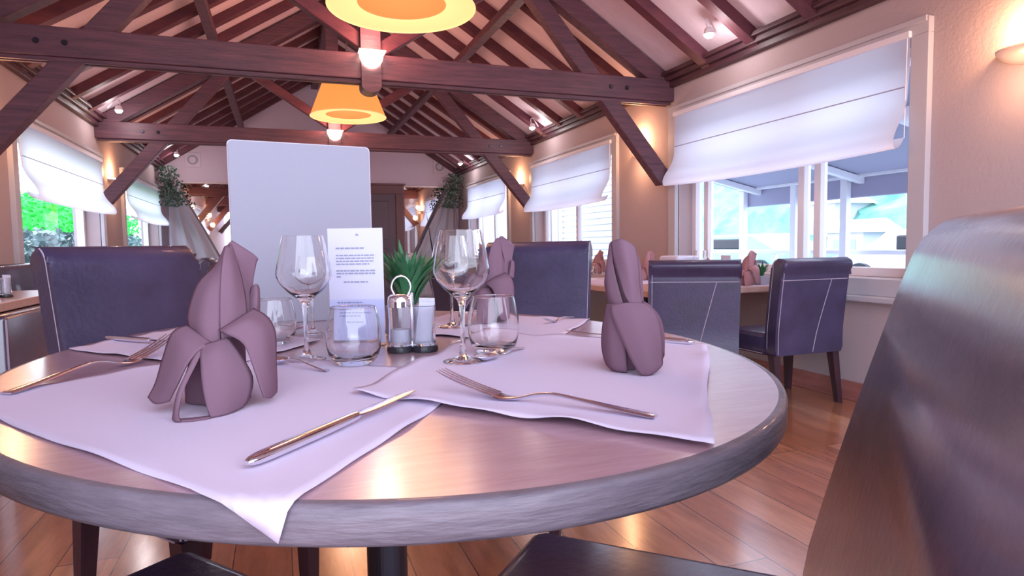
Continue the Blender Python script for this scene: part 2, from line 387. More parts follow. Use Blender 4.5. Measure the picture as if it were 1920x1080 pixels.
# rafters: dark battens on the underside of the boards
ORD = ['first', 'second', 'third', 'fourth', 'fifth', 'sixth', 'seventh', 'eighth', 'ninth', 'tenth']
def bay(y):
    ys = [-.6+.534*i for i in range(24)]; ys = [q for q in ys if all(abs(q-r) > .16 for r in TY+[1.5])]
    for a, b_, nm in ((-9, 1.5, 'in front of the overhead truss'), (1.5, TY[0], 'between the overhead truss and the nearer truss'), (TY[0], TY[1], 'beyond the nearer truss'), (TY[1], 99, 'beyond the farther truss')):
        l_ = [q for q in ys if a < q < b_]
        for n_, q in enumerate(l_):
            if abs(q-y) < .01: return ORD[n_], nm
y = -.6
while y < 11.7:
    for s in (1, -1):
        if all(abs(y-q) > .16 for q in TY+[1.5]):
            bm = NB()
            xa = XR-.0 if s > 0 else XL+.0
            beam(bm, (xa, y, RZ-SL*abs(xa-RX)-.045), (RX+s*.03, y, RZ-.045-SL*.03), .095, .085, (0, 1, 0), .004)
            o = obj('rafter', bm, RAFT); tag(o, '%s dark red rafter %s, on the %s slope' % (*bay(y), 'right' if s > 0 else 'left'), 'rafter', 'rafters of the %s roof slope' % ('right' if s > 0 else 'left'))
    y += .534
for x, s in ((-.54, -1), (1.95, 1)):
    bm = NB(); beam(bm, (x, YF, RZ-SL*abs(x-RX)-.165), (x, YB, RZ-SL*abs(x-RX)-.165), .075, .09, (0, 0, 1), .005)
    o = obj('purlin', bm, BEAM); tag(o, 'long dark purlin under the rafters of the %s slope' % ('right' if s > 0 else 'left'), 'purlin')
bm = NB(); box(bm, RX-.09, YF, RZ-.24, RX+.02, YB, RZ-.03, .005); o = obj('ridge_beam', bm, BEAM); tag(o, 'dark ridge beam along the top of the roof', 'beam')

# uplight bowls on the king posts
def uplight(y, label):
    t = empty('truss_uplight', (.66, y-.12, 2.27)); tag(t, label, 'light')
    bm = NB()
    rows = []
    for i in range(9):
        a = pi/2*i/8
        rows.append([bm.verts.new((.66+.085*cos(a)*cos(th), y-.11-.10*cos(a)*sin(th), 2.335-.085*sin(a)*1.2)) for th in [pi*j/14 for j in range(15)]])
    for a_, b2 in zip(rows, rows[1:]):
        for j in range(14): bm.faces.new((a_[j], a_[j+1], b2[j+1], b2[j]))
    obj('bowl', bm, BULB, t, smooth=True, world=True)
    bm = NB(); box(bm, .565, y-.19, 2.335, .755, y-.09, 2.345, .002); obj('rim', bm, WHITE, t, world=True)
    lamp('uplight_lamp', 'POINT', (0, -.16, .16), 9, (1, .42, .32), .05, parent=t)
uplight(TY[0], 'glowing half bowl uplight on the nearer truss king post')
uplight(TY[1], 'glowing half bowl uplight on the farther truss king post')

# pendants
def pendant(x, y, z, label):
    t = empty('pendant_lamp', (x, y, z)); tag(t, label, 'pendant lamp')
    bm = NB(); lathe(bm, [(.355, 0), (.20, .40), (.197, .40), (.352, .0)], 64); bmesh.ops.remove_doubles(bm, verts=bm.verts, dist=1e-5); obj('lamp_shade', bm, SHADE, t, smooth=True)
    bm = NB(); lathe(bm, [(.352, .004), (.215, .018), (.213, .022), (.352, .008)], 64); obj('shade_ring', bm, SHADE2, t, smooth=True)
    bm = NB(); lathe(bm, [(0, .022), (.216, .022), (.216, .026), (0, .026)], 48); obj('diffuser', bm, DIFF, t)
    bm = NB(); tube(bm, [(.354*cos(a*pi/32), .354*sin(a*pi/32), .002) for a in range(64)], .004, 6, True); obj('rim', bm, SHADE2, t, smooth=True)
    bm = NB(); tube(bm, [(0, 0, .38), (0, 0, RZ-.24-z)], .006, 8); lathe(bm, [(0, RZ-.24-z), (.05, RZ-.24-z), (.05, RZ-.27-z), (0, RZ-.28-z)], 20); obj('suspension_cord', bm, BLACK, t)
    bm = NB(); lathe(bm, [(.2, .40), (0, .41)], 48); obj('top_cap', bm, SHADE, t)
    lamp('pendant_light', 'POINT', (0, 0, -.30), 10, (1, .55, .25), .34, parent=t)
    lamp('pendant_top_light', 'POINT', (0, 0, .60), 16, (1, .45, .30), .15, parent=t)
pendant(.60, 3.15, 2.115, 'large amber pendant lamp cut off by the top of the photo')
pendant(.665, 6.35, 2.215, 'smaller looking amber pendant lamp hanging above the menu board')

# ceiling spots
def spot(x, y, z, s, label):
    t = empty('ceiling_spotlight', (x, y, z)); tag(t, label, 'spotlight')
    bm = NB(); tube(bm, smoothp([(0, 0, .0), (-s*.01, .02, .09), (s*.03, .05, .12), (s*.12, .10, .04)], 5), .006, 6); obj('arm', bm, WHITE, t, smooth=True)
    bm = NB(); lathe(bm, [(.012, .05), (.03, .04), (.038, .0), (.036, 0), (.028, .035), (.0, .04)], 20); obj('head', bm, WHITE, t, smooth=True)
    bm = NB(); lathe(bm, [(0, -.030), (.020, -.024), (.034, -.008), (.036, .004), (0, .012)], 16); obj('bulb', bm, SPOTB, t, smooth=True)
    lamp('spot_light', 'POINT', (-s*.02, -.02, -.07), 3.2, (1, .90, .92), .03, parent=t)
for x, y, s, lb in ((2.88, 3.80, 1, 'nearest lit spotlight on the right ceiling slope'), (2.93, 7.25, 1, 'middle lit spotlight on the right ceiling slope'), (2.95, 10.6, 1, 'farthest lit spotlight on the right ceiling slope'),
                    (-1.50, 7.59, -1, 'nearer lit spotlight on the left ceiling slope'), (-1.45, 11.1, -1, 'farther lit spotlight on the left ceiling slope')):
    spot(x, y, RZ-SL*abs(x-RX)-.175, s, lb)

# wall sconces: shallow half shells throwing light up
def sconce(x, y, z, s, label):
    t = empty('wall_sconce', (x, y, z)); tag(t, label, 'sconce')
    bm = NB(); rows = []
    for i in range(8):
        a = pi/2*i/7
        rows.append([bm.verts.new((-s*.11*cos(a)*sin(th), .15*cos(a)*cos(th), .03-.075*sin(a))) for th in [pi*j/16 for j in range(17)]])
    for a_, b2 in zip(rows, rows[1:]):
        for j in range(16): bm.faces.new((a_[j], a_[j+1], b2[j+1], b2[j]))
    obj('shell', bm, SCON, t, smooth=True, mods=[('SOLIDIFY', {'thickness': .004})])
    bm = NB(); tube(bm, [(-s*.045, -.07, .035), (-s*.045, .07, .035)], .018, 10); obj('bulb', bm, BULB, t, smooth=True)
    lamp('sconce_light', 'POINT', (-s*.09, 0, .12), 7, (1, .50, .24), .04, parent=t)
    lamp('sconce_glow', 'POINT', (-s*.16, 0, -.13), 2.2, (1, .55, .3), .05, parent=t)
sconce(XR-.001, 5.20, 1.80, 1, 'lit half shell sconce on the right wall between the near and middle windows')
sconce(XR-.001, 1.93, 1.79, 1, 'bright half shell sconce on the wall at the right edge of the photo')
sconce(XR-.001, 8.42, 1.78, 1, 'lit half shell sconce on the right wall beside the far window')
sconce(XL+.001, 8.50, 1.75, -1, 'lit half shell sconce on the left wall behind the brace')
sconce(XL+.001, 5.02, 1.75, -1, 'lit half shell sconce on the left wall at the left edge')

# ================================================================== OUTSIDE
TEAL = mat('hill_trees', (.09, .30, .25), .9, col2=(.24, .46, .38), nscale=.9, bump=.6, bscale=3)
PALE = mat('pale_render', (.5, .5, .55), .8)
SIDING = mat('white_siding', (.88, .93, .97), .6)
AWN = mat('terrace_roof_grey', (.36, .35, .48), .7)
GROUND = mat('terrace_ground', (.28, .34, .38), .8)
bm = NB(); box(bm, XR+.26, -6, -.12, 45, 45, -.06); struct('ground', bm, GROUND)
bm = NB(); box(bm, -16, 2, -.12, XL-.26, 30, -.06); struct('ground', bm, mat('neutral_ground', (.4, .4, .42), .9))  # made neutral grey instead of lawn green, limiting green bounce onto the blinds
# hillside
bm = NB(); rnd = random.Random(3); rows = []
for i in range(29):
    a = i/28; row = []
    for j in range(71):
        y_ = -6+j*.95; x_ = 16+a*18; zz = -.4+12.5*a**.8+ .9*sin(y_*.7+a*9)*a+rnd.random()*.55
        row.append(bm.verts.new((x_+rnd.random()*.7, y_, zz)))
    rows.append(row)
for a_, b2 in zip(rows, rows[1:]):
    for j in range(70): bm.faces.new((a_[j], a_[j+1], b2[j+1], b2[j]))
o = obj('wooded_hillside', bm, TEAL); tag(o, 'hazy turquoise wooded hillside seen beyond the terrace', 'hillside')
for i, (x, y, z, a, b_, h) in enumerate(((17.2, 9.0, .9, .8, 1.5, .7), (19, 12.4, 2.0, .8, 1.6, .8), (18, 17.0, 1.4, .8, 1.8, .8), (16.6, 14.5, .5, .7, 1.3, .7), (21, 10.2, 3.3, .8, 1.3, .6))):
    t = empty('hillside_house', (x, y, z)); tag(t, ['pale house low on the hillside at the right of the window view', 'pale house halfway along the hillside', 'largest pale house on the hillside beside the posts', 'low pale house at the foot of the hillside', 'pale house highest up the hillside'][i], 'house')
    bm = NB(); box(bm, -a, -b_/2, -.3, a, b_/2, h); obj('walls', bm, PALE, t)
    bm = NB(); prism(bm, [(-a-.1, h), (a+.1, h), (0, h+.4)], 'y', -b_/2-.2, b_/2+.2); obj('roof', bm, mat('roof_pale_%d' % i, (.66, .58, .62), .8), t)
    bm = NB(); box(bm, -a-.03, -b_*.3, .1, -a, -b_*.1, h*.7); box(bm, -a-.03, b_*.1, .1, -a, b_*.3, h*.7); obj('windows', bm, mat('far_window_%d' % i, (.3, .42, .5), .3), t)
# terrace canopy with white beams and posts
t = empty('terrace_canopy', (5.2, 5.5, -.06)); tag(t, 'white framed terrace canopy with grey awning outside the right windows', 'canopy')
bm = NB(); prism(bm, [(4.5, 2.26), (6.9, 1.74), (6.9, 1.78), (4.5, 2.30)], 'y', -1, 8.2); obj('awning', bm, AWN, t, world=True)
bm = NB(); box(bm, 6.84, -1, 1.50, 6.92, 8.2, 1.76, .01); obj('valance', bm, AWN, t, world=True)
bm = NB(); box(bm, 6.74, -1, 1.74, 6.84, 8.2, 1.86, .01); obj('front_beam', bm, FRAME, t, world=True)
bm = NB(); box(bm, 5.15, -1, 2.00, 5.25, 8.2, 2.12, .01); obj('middle_beam', bm, FRAME, t, world=True)
for y in (.6, 2.4, 4.2, 6.0, 7.8):
    bm = NB(); beam(bm, (3.50, y, 2.42), (6.86, y, 1.70), .08, .08, (0, 1, 0)); obj('cross_beam', bm, FRAME, t, world=True)
for y in (6.2, 7.05, 8.1):
    bm = NB(); box(bm, 6.76, y-.05, -.06, 6.84, y+.05, 1.74, .005); obj('post', bm, FRAME, t, world=True)
t = empty('terrace_railing', (6.8, 5, -.06)); tag(t, 'white terrace railing outside the near right window', 'railing')
bm = NB(); box(bm, 6.95, -1, .78, 7.05, 14, .84, .01); box(bm, 6.97, -1, .38, 7.03, 14, .43, .01); obj('rail', bm, FRAME, t, world=True)
for i in range(12):
    bm = NB(); box(bm, 6.97, -.8+i*1.2, -.06, 7.03, -.74+i*1.2, .78, .005); obj('baluster', bm, FRAME, t, world=True)
# parked car shapes beyond the rail
for x, y, c, lb in ((11, 7.6, (.75, .76, .8), 'white car parked beyond the terrace railing, nearer the right'), (11.5, 13.4, (.30, .55, .6), 'teal car parked beyond the terrace railing, farther left')):
    t = empty('parked_car', (x, y, -.06)); tag(t, lb, 'car')
    bm = NB(); prism(bm, [(-2, .25), (2, .25), (2.05, .7), (1.3, .8), (.8, 1.2), (-.9, 1.22), (-1.5, .85), (-2.05, .75)], 'x', -.8, .8, .06); obj('car_body', bm, mat('car_paint%d' % int(y), c, .3), t)
    bm = NB(); box(bm, -.83, -.75, .84, .83, .6, 1.10, .03); obj('car_windows', bm, BLACK, t)
    for yy in (-1.3, 1.3):
        for xx in (-.78, .78):
            bm = NB(); lathe(bm, [(0, -.1), (.3, -.1), (.3, .1), (0, .1)], 20); bm.transform(Matrix.Translation((xx, yy, .3)) @ Matrix.Rotation(pi/2, 4, 'Y')); obj('wheel', bm, BLACK, t)
# sided building outside the middle and far windows
t = empty('sided_building', (5.3, 13, -.06)); tag(t, 'white clapboard building outside the far right windows', 'building')
bm = NB()
for i in range(34):
    z = -.06+i*.105; prism(bm, [(5.15, z), (5.12, z+.0), (5.15, z+.105)], 'y', 8.35, 19)
    box(bm, 5.16, 8.3, z, 5.3, 19, z+.105)
obj('clapboards', bm, SIDING, t, world=True)
bm = NB(); box(bm, 5.08, 11.2, .3, 5.16, 12.3, 2.1, .01); obj('window_frame', bm, FRAME, t, world=True)
bm = NB(); box(bm, 5.06, 11.28, .4, 5.10, 11.70, 2.0); box(bm, 5.06, 11.8, .4, 5.10, 12.22, 2.0); obj('window_panes', bm, mat('shop_pane', (.5, .52, .68), .2), t, world=True)
# hedges outside the left windows
def leaves(name, cnt, fx, fy, fz, m, size, label, seed):
    bm = NB(); rnd = random.Random(seed)
    for i in range(cnt):
        p = Vector((rnd.uniform(*fx), rnd.uniform(*fy), rnd.uniform(*fz))); u = Vector((rnd.gauss(0, 1), rnd.gauss(0, 1), rnd.gauss(0, .7))).normalized()*size*rnd.uniform(.7, 1.3); v = u.cross(Vector((rnd.gauss(0, 1), rnd.gauss(0, 1), rnd.gauss(0, 1)))).normalized()*size*.3
        vs = [bm.verts.new(q) for q in (p-u*.5, p+v, p+u*.5, p-v)]; bm.faces.new(vs)
    bx0 = (fx[0]+fx[1])/2
    box(bm, fx[0]-.3, fy[0], -.06, fx[0], fy[1], fz[1])
    o = obj(name, bm, m); tag(o, label, 'hedge', kind='stuff')
GRN = mat('hedge_green', (.02, .50, .06), .6, col2=(.05, .75, .12), nscale=5)
GRD = mat('hedge_dark', (.05, .12, .12), .4, col2=(.16, .26, .26), nscale=9)
leaves('tall_hedge', 7000, (-5.0, -4.6), (7, 26), (0, 2.15), GRN, .13, 'bright green tall hedge filling the view outside the left windows', 1)
leaves('low_shrub', 5200, (-3.3, -2.6), (4.5, 17), (0, 1.27), GRD, .11, 'dark glossy shrub in front of the bright hedge outside the left windows', 2)

# ================================================================== CHAIRS
def make_chair(label, loc, face, w=.46, d=.44, H=.975, seat=.47, tilt=.13, m=LEATH, th=.085, roll=1.0):
    """origin on the floor under the front edge of the backrest; the chair faces local +Y"""
    t = empty('dining_chair', (loc[0], loc[1], 0), atan2(-face[0], face[1])); tag(t, label, 'chair')
    k_ = H/.975; sb = seat-.15*k_; hw = w/2
    # seat: padded block with a slightly crowned top
    bm = NB(); box(bm, -hw, -.01, sb, hw, d, seat, .028, 4)
    for v in bm.verts:
        if v.co.z > seat-.03: v.co.z += .014*(1-(v.co.x/hw)**2)*(1-((v.co.y-d/2)/(d/2))**2)
    obj('seat', bm, m, t, smooth=True)
    # backrest: side profile swept across the width
    zb, zt = sb, H
    def yo(z): return -tilt*((z-seat)/(H-seat))**1.15 if z > seat else 0
    fr = [(yo(z), z) for z in [sb+.01, seat, seat+.12*k_, seat+.24*k_, seat+.36*k_, H-.07]]
    top = [(yo(H)-.0+.008, H-.035), (yo(H)-.012, H-.010), (yo(H)-.045, H), (yo(H)-.085*roll, H-.008), (yo(H)-.105*roll, H-.035)]
    bk = [(yo(z)-th-.0, z) for z in [H-.09, seat+.36*k_, seat+.24*k_, seat+.12*k_, seat, sb+.01]]
    prof = smoothp(fr+top+bk, 3)
    clean = [prof[0]]
    for p in prof[1:]:
        if hypot(p[0]-clean[-1][0], p[1]-clean[-1][1]) > .003: clean.append(p)
    bm = NB(); prism(bm, clean, 'x', -hw, hw, .016)
    bo = obj('backrest', bm, m, t, smooth=True)
    # stitched seams: edges of the front panel, the crosswise seam and slanting seam on the rear
    def seam(pts, r=.0022):
        bm = NB(); tube(bm, pts, r, 6); return obj('seam', bm, SEAM, t, smooth=True)
    for s in (-1, 1):
        seam([(s*(hw-.001), y-.018, z) for y, z in clean if z > seat-.1 and y > yo(z)-.03][:26])
    zs = H-.14*k_
    seam([(-hw+.01, yo(zs)-th-.002, zs), (hw-.01, yo(zs)-th-.002, zs)])
    seam([(.02+.10*q, yo(zs+(sb+.02-zs)*(1-q))-th-.002, zs+(sb+.02-zs)*(1-q)) for q in [i/8 for i in range(9)]][::-1])
    seam([(-hw+.018, yo(z)-th-.002, z) for z in [sb+.02+(H-.05-sb)*i/10 for i in range(10)]])
    seam([(hw*s_, d+.0015, sb+.02) for s_ in (-.95, .95)])
    seam([(-hw-.0015, .02, sb+.015), (-hw-.0015, d-.02, sb+.015)]); seam([(hw+.0015, .02, sb+.015), (hw+.0015, d-.02, sb+.015)])
    seam([(-hw+.004, d-.004, seat-.03), (-hw+.003, d-.003, sb+.02)]); seam([(hw-.004, d-.004, seat-.03), (hw-.003, d-.003, sb+.02)])
    for sx in (-1, 1):
        for sy, sp in ((0, -.05), (1, .0)):
            cx = sx*(hw-.03); cy = (.0-.04) if sy == 0 else d-.03
            bm = NB(); a = .024; b_ = .016
            v0 = [bm.verts.new((cx+i*a, cy+j*a, sb+.01)) for i, j in ((-1, -1), (1, -1), (1, 1), (-1, 1))]; v1 = [bm.verts.new((cx+i*b_, cy+sp+j*b_, 0)) for i, j in ((-1, -1), (1, -1), (1, 1), (-1, 1))]
            bm.faces.new(v0[::-1]); bm.faces.new(v1)
            for q in range(4): bm.faces.new((v0[q], v0[(q+1) % 4], v1[(q+1) % 4], v1[q]))
            obj('leg', bm, LEGW, t)
    return t
make_chair('dark blue leather dining chair facing the camera behind the left folded napkin', (-.335, 1.955), (.63, -.78), w=.40, d=.42, seat=.46, tilt=.10)
make_chair('dark leather dining chair facing the camera beyond the right side of the round table', (.90, 2.28), (-.60, -.80), w=.43, d=.42, seat=.46, tilt=.10)
make_chair('large plum leather dining chair in the right foreground', (.470, .465), (-.715, .70), w=.64, d=.42, H=.99, seat=.48, tilt=.14, m=LEATHP, th=.09)
make_chair('dark leather dining chair whose seat corner peeks out below the table front', (-.37, .715), (.73, .58), w=.44, d=.44, seat=.47, m=LEATH)
make_chair('dark leather dining chair seen from behind, right of the upright napkin', (2.24, 3.10), (.50, .86), w=.50, d=.33, H=.865, seat=.43, tilt=.07)
make_chair('dark leather dining chair seen from behind, under the large right window', (2.87, 2.93), (.0, 1), w=.50, d=.34, H=.865, seat=.43, tilt=.05)

# ================================================================== FURNITURE AND TABLE SETTING
TZ = .75
EC = Vector((.19, 1.322)); EA = Vector((.147, -.989)).normalized(); EB = Vector((-EA.y, EA.x)); ra, rb = .838, .66
def rim(a, k_=1.0, dr=0): return EC+EA*(ra*k_+dr)*cos(a)+EB*(rb*k_+dr)*sin(a)
def rr_(p):
    q = Vector((p[0], p[1]))-EC; return hypot(q.dot(EA)/ra, q.dot(EB)/rb)
t = empty('dining_table', (EC.x, EC.y, 0)); tag(t, 'large round pinkish wooden table in the foreground with grey edge band', 'table')
NN = 128
def ring_profile(prof, m, name, closed_top=False, closed_bot=False):
    bm = NB(); rings = []
    for dr, z in prof: rings.append([bm.verts.new((*rim(2*pi*j/NN, 1, dr), z)) for j in range(NN)])
    for a_, b2 in zip(rings, rings[1:]):
        for j in range(NN): bm.faces.new((a_[j], a_[(j+1) % NN], b2[(j+1) % NN], b2[j]))
    if closed_top: bm.faces.new(rings[0])
    if closed_bot: bm.faces.new(rings[-1])
    o = obj(name, bm, m, t, world=True)
    for p in o.data.polygons: p.use_smooth = len(p.vertices) == 4
    return o
ring_profile([(-.012, TZ), (-.012, TZ-.034)], TTOP, 'tabletop', True, True)
ring_profile([(-.0119, TZ), (-.006, TZ-.0003), (-.002, TZ-.002), (0, TZ-.007), (0, TZ-.032), (-.003, TZ-.037), (-.0119, TZ-.038)], TEDGE, 'edge_band')
bm = NB(); lathe(bm, [(.16, -.035), (.16, -.045), (.042, -.05), (.042, -.70), (.06, -.715), (.26, -.735), (.27, -.75), (0, -.75)], 40, EC.x, EC.y, TZ); obj('pedestal', bm, METALD, t, world=True, smooth=False)

def placemat(label, c, z, seed, amp=.0025):
    """four-cornered cloth; c = corners in order, edges slightly wavy, lying on the table and hanging over its rim"""
    rnd = random.Random(seed); N = 44; ph = [rnd.random()*6 for _ in range(8)]
    bm = NB(); rows = []
    for i in range(N+1):
        row = []
        for j in range(N+1):
            u, v = i/N, j/N
            p = (Vector(c[0])*(1-u)*(1-v)+Vector(c[1])*u*(1-v)+Vector(c[2])*u*v+Vector(c[3])*(1-u)*v)
            e = min(u, v, 1-u, 1-v)
            k_ = max(0, 1-e/.06)
            p = p+Vector((sin(9*v+ph[0]), sin(10*u+ph[1])))*.0035*k_
            zz = z+k_*amp*(1.2+sin(17*(u+v)+ph[2])+sin(29*(u-v)+ph[3])*.7)
            r = rr_(p)
            if r > .985:
                dist = (p-EC).length; rd = dist/r; e_ = dist-.985*rd; run = .015*rd+.0045
                if e_ > run: p = EC+(p-EC)*((.985*rd+run)/dist); zz = z+.0015-(e_-run)
                else: zz = z+.0015
            row.append(bm.verts.new((p.x, p.y, zz)))
        rows.append(row)
    for i in range(N):
        for j in range(N): bm.faces.new((rows[i][j], rows[i+1][j], rows[i+1][j+1], rows[i][j+1]))
    for f in bm.faces:
        if f.normal.z < 0: f.normal_flip()
    o = obj('placemat', bm, MATC, smooth=True, mods=[('SOLIDIFY', {'thickness': .0012, 'offset': 1})]); tag(o, label, 'placemat')
    return o
placemat('lilac white placemat in front whose corner hangs over the table edge', [(-.016, .511), (.30, .965), (-.12, 1.41), (-.44, 1.10)], TZ+.0008, 2, .0012)
placemat('placemat at the left rear of the round table in front of the blue chair', [(-.435, 1.589), (-.10, 1.20), (.085, 1.50), (-.26, 1.88)], TZ+.0028, 3, .0012)
placemat('placemat with wavy edge under the upright right napkin', [(.086, .909), (.402, .526), (.80, 1.058), (.45, 1.435)], TZ+.0050, 4)
placemat('placemat at the far side of the round table by the far fork', [(.526, 1.222), (.80, 1.564), (.50, 1.91), (.22, 1.60)], TZ+.0022, 5, .0012)

# --- cutlery --------------------------------------------------------
def loft(bm, secs, n=10, p=2.4):
    """secs: x, y, z, half width, half thickness"""
    rings = []
    for x, y, z, a, b_ in secs:
        rg = []
        for j in range(n):
            th = 2*pi*j/n; c_, s_ = cos(th), sin(th)
            rg.append(bm.verts.new((x, y+a*math.copysign(abs(c_)**(2/p), c_), z+b_*math.copysign(abs(s_)**(2/p), s_))))
        rings.append(rg)
    for a_, b2 in zip(rings, rings[1:]):
        for j in range(n): bm.faces.new((a_[j], a_[(j+1) % n], b2[(j+1) % n], b2[j]))
    bm.faces.new(rings[0][::-1]); bm.faces.new(rings[-1]); return bm
def aim(o, a, b_, z):
    o.location = (a[0], a[1], z); o.rotation_euler = (0, 0, atan2(b_[1]-a[1], b_[0]-a[0]))
def make_fork():
    t = empty('fork', (0, 0, 0))
    bm = NB()
    loft(bm, smoothp([(.088, 0, .0065, .0125, .0016), (.10, 0, .0035, .0125, .0018), (.115, 0, .0035, .009, .002), (.13, 0, .006, .0042, .0022), (.15, 0, .0115, .0034, .0024), (.175, 0, .0145, .0036, .0024), (.21, 0, .012, .0052, .0022), (.26, 0, .0065, .008, .002), (.30, 0, .0028, .0092, .0019), (.308, 0, .0022, .0080, .0012)], 4))
    obj('handle', bm, STEEL, t, smooth=True)
    for k_ in range(4):
        y = (k_-1.5)*.0074
        bm = NB(); loft(bm, smoothp([(.0, y*.95, .032, .0009, .0007), (.02, y*.98, .0245, .0016, .0013), (.05, y, .0155, .0021, .0016), (.075, y, .0095, .0024, .0016), (.092, y, .0062, .0030, .0014)], 4), 8); obj('tine', bm, STEEL, t, smooth=True)
    return t
def make_knife():
    t = empty('knife', (0, 0, 0))
    bm = NB(); loft(bm, smoothp([(0, .004, .010, .0008, .0005), (.01, .001, .010, .005, .0007), (.04, 0, .0095, .0085, .0009), (.10, 0, .0085, .0088, .0011), (.125, 0, .008, .0062, .0016), (.132, 0, .008, .0055, .003)], 4)); obj('blade', bm, STEEL, t, smooth=True)
    bm = NB(); loft(bm, smoothp([(.130, 0, .008, .0062, .0045), (.14, 0, .0075, .0066, .0052), (.20, 0, .0066, .0080, .0058), (.27, 0, .0062, .0085, .0058), (.292, 0, .006, .0070, .0046), (.30, 0, .0058, .003, .002)], 4), 14); obj('handle', bm, CHROME, t, smooth=True)
    return t
def make_spoon():
    t = empty('spoon', (0, 0, 0))
    bm = NB(); rows = []
    for i in range(11):
        q = i/10; row = []
        for j in range(24):
            th = 2*pi*j/24; r_ = max(q, .001)
            x = .030-.030*r_*cos(th)*(1+.1*cos(th)); y = .0195*r_*sin(th)
            row.append(bm.verts.new((x, y, .0015+.0095*q**2)))
        rows.append(row)
    for a_, b2 in zip(rows, rows[1:]):
        for j in range(24): bm.faces.new((a_[j], a_[(j+1) % 24], b2[(j+1) % 24], b2[j]))
    obj('bowl', bm, STEEL, t, smooth=True, mods=[('SOLIDIFY', {'thickness': .0012})])
    bm = NB(); loft(bm, smoothp([(.056, 0, .0105, .005, .0012), (.066, 0, .0125, .0026, .0016), (.09, 0, .014, .0024, .0018), (.12, 0, .010, .0038, .0016), (.155, 0, .0045, .0058, .0014), (.17, 0, .003, .005, .001)], 4)); obj('handle', bm, STEEL, t, smooth=True)
    return t
MZ = TZ+.0065
fk = make_fork(); aim(fk, (.205, .862), (.417, .612), MZ); tag(fk, 'fork lying tines up near the wavy front edge of the right placemat', 'fork')
g = copy_tree(fk); aim(g, (-.212, 1.44), (-.395, 1.09), TZ+.003); g.scale = (1.2,)*3; tag(g, 'fork on the left placemat beside the left folded napkin', 'fork')
g = copy_tree(fk); aim(g, (.632, 1.500), (.79, 1.640), TZ+.004); g.scale = (.62,)*3; tag(g, 'small looking fork on the far placemat in front of the right rear chair', 'fork')
kn = make_knife(); aim(kn, (.166, .858), (-.040, .634), TZ+.0035); tag(kn, 'knife with gold glinting handle in the middle foreground', 'knife')
g = copy_tree(kn); aim(g, (.593, 1.300), (.773, 1.052), MZ); tag(g, 'knife lying behind the upright right napkin', 'knife')
g = copy_tree(kn); aim(g, (-.190, 1.49), (-.378, 1.70), TZ+.005); tag(g, 'knife at the left rear in front of the blue chair', 'knife')
sp = make_spoon(); aim(sp, (.315, 1.045), (.452, 1.165), MZ); tag(sp, 'teaspoon lying by the right tumbler', 'spoon')
g = copy_tree(sp); aim(g, (-.030, 1.235), (.105, 1.045), TZ+.0025); tag(g, 'teaspoon between the left napkin and the clear tumbler', 'spoon')
g = copy_tree(sp); aim(g, (.055, 1.70), (-.06, 1.62), TZ+.0042); tag(g, 'teaspoon on the left rear placemat behind the left wine glass', 'spoon')

# --- glasses --------------------------------------------------------
def make_wine():
    t = empty('wine_glass', (0, 0, 0))
    out = [(.0365, .232), (.0405, .215), (.0465, .185), (.0500, .165), (.0495, .157), (.043, .143), (.030, .128), (.016, .117), (.0085, .109)]
    inn = [(.0357, .2318), (.0396, .215), (.0456, .185), (.0490, .165), (.0485, .1575), (.042, .1445), (.029, .130), (.014, .1205), (0, .118)]
    st = [(.0055, .098), (.0042, .08), (.0040, .045), (.0050, .022), (.0085, .011), (.018, .0055), (.034, .0022), (.0355, .001), (.034, 0), (0, 0)]
    bm = NB(); lathe(bm, inn[::-1]+out+st, 48); obj('bowl_and_stem', bm, GLASS, t, smooth=True)
    return t
def make_tumbler():
    t = empty('tumbler', (0, 0, 0))
    out = smoothp([(.040, .103), (.0445, .085), (.0485, .060), (.0480, .036), (.0430, .016), (.034, .004), (.028, 0)], 3)
    inn = smoothp([(.0388, .1028), (.0432, .085), (.0470, .060), (.0464, .038), (.0412, .021), (.030, .014), (0, .013)], 3)
    bm = NB(); lathe(bm, inn[::-1]+out+[(0, 0)], 48); obj('glass_body', bm, GLASS, t, smooth=True)
    bm = NB(); tube(bm, [(.0394*cos(a*pi/24), .0394*sin(a*pi/24), .103) for a in range(48)], .0009, 6, True); obj('rim', bm, GLASS, t, smooth=True)
    return t
wg = make_wine(); wg.location = (.040, 1.240, TZ+.002); tag(wg, 'empty wine glass left of the printed card', 'wine glass')
g = copy_tree(wg); g.location = (.298, 1.078, MZ); tag(g, 'tall empty wine glass in front, right of the salt and pepper caddy', 'wine glass')
g = copy_tree(wg); g.location = (.408, 1.575, TZ+.004); tag(g, 'wine glass half hidden behind the front right wine glass', 'wine glass')
g = copy_tree(wg); g.location = (.068, 1.60, TZ+.0045); g.scale = (.8, .8, .8); tag(g, 'wine glass whose stem shows behind the left wine glass', 'wine glass')
tb = make_tumbler(); tb.location = (.118, 1.157, TZ+.002); tag(tb, 'clear rounded tumbler in front of the printed card', 'tumbler')
g = copy_tree(tb); g.location = (.376, 1.140, MZ); g.scale = (1, 1, 1.05); tag(g, 'clear tumbler right of the front wine glass with a spoon at its foot', 'tumbler')
g = copy_tree(tb); g.location = (-.018, 1.462, TZ+.004); g.scale = (.95, .95, .95); tag(g, 'clear tumbler half hidden behind the left folded napkin', 'tumbler')

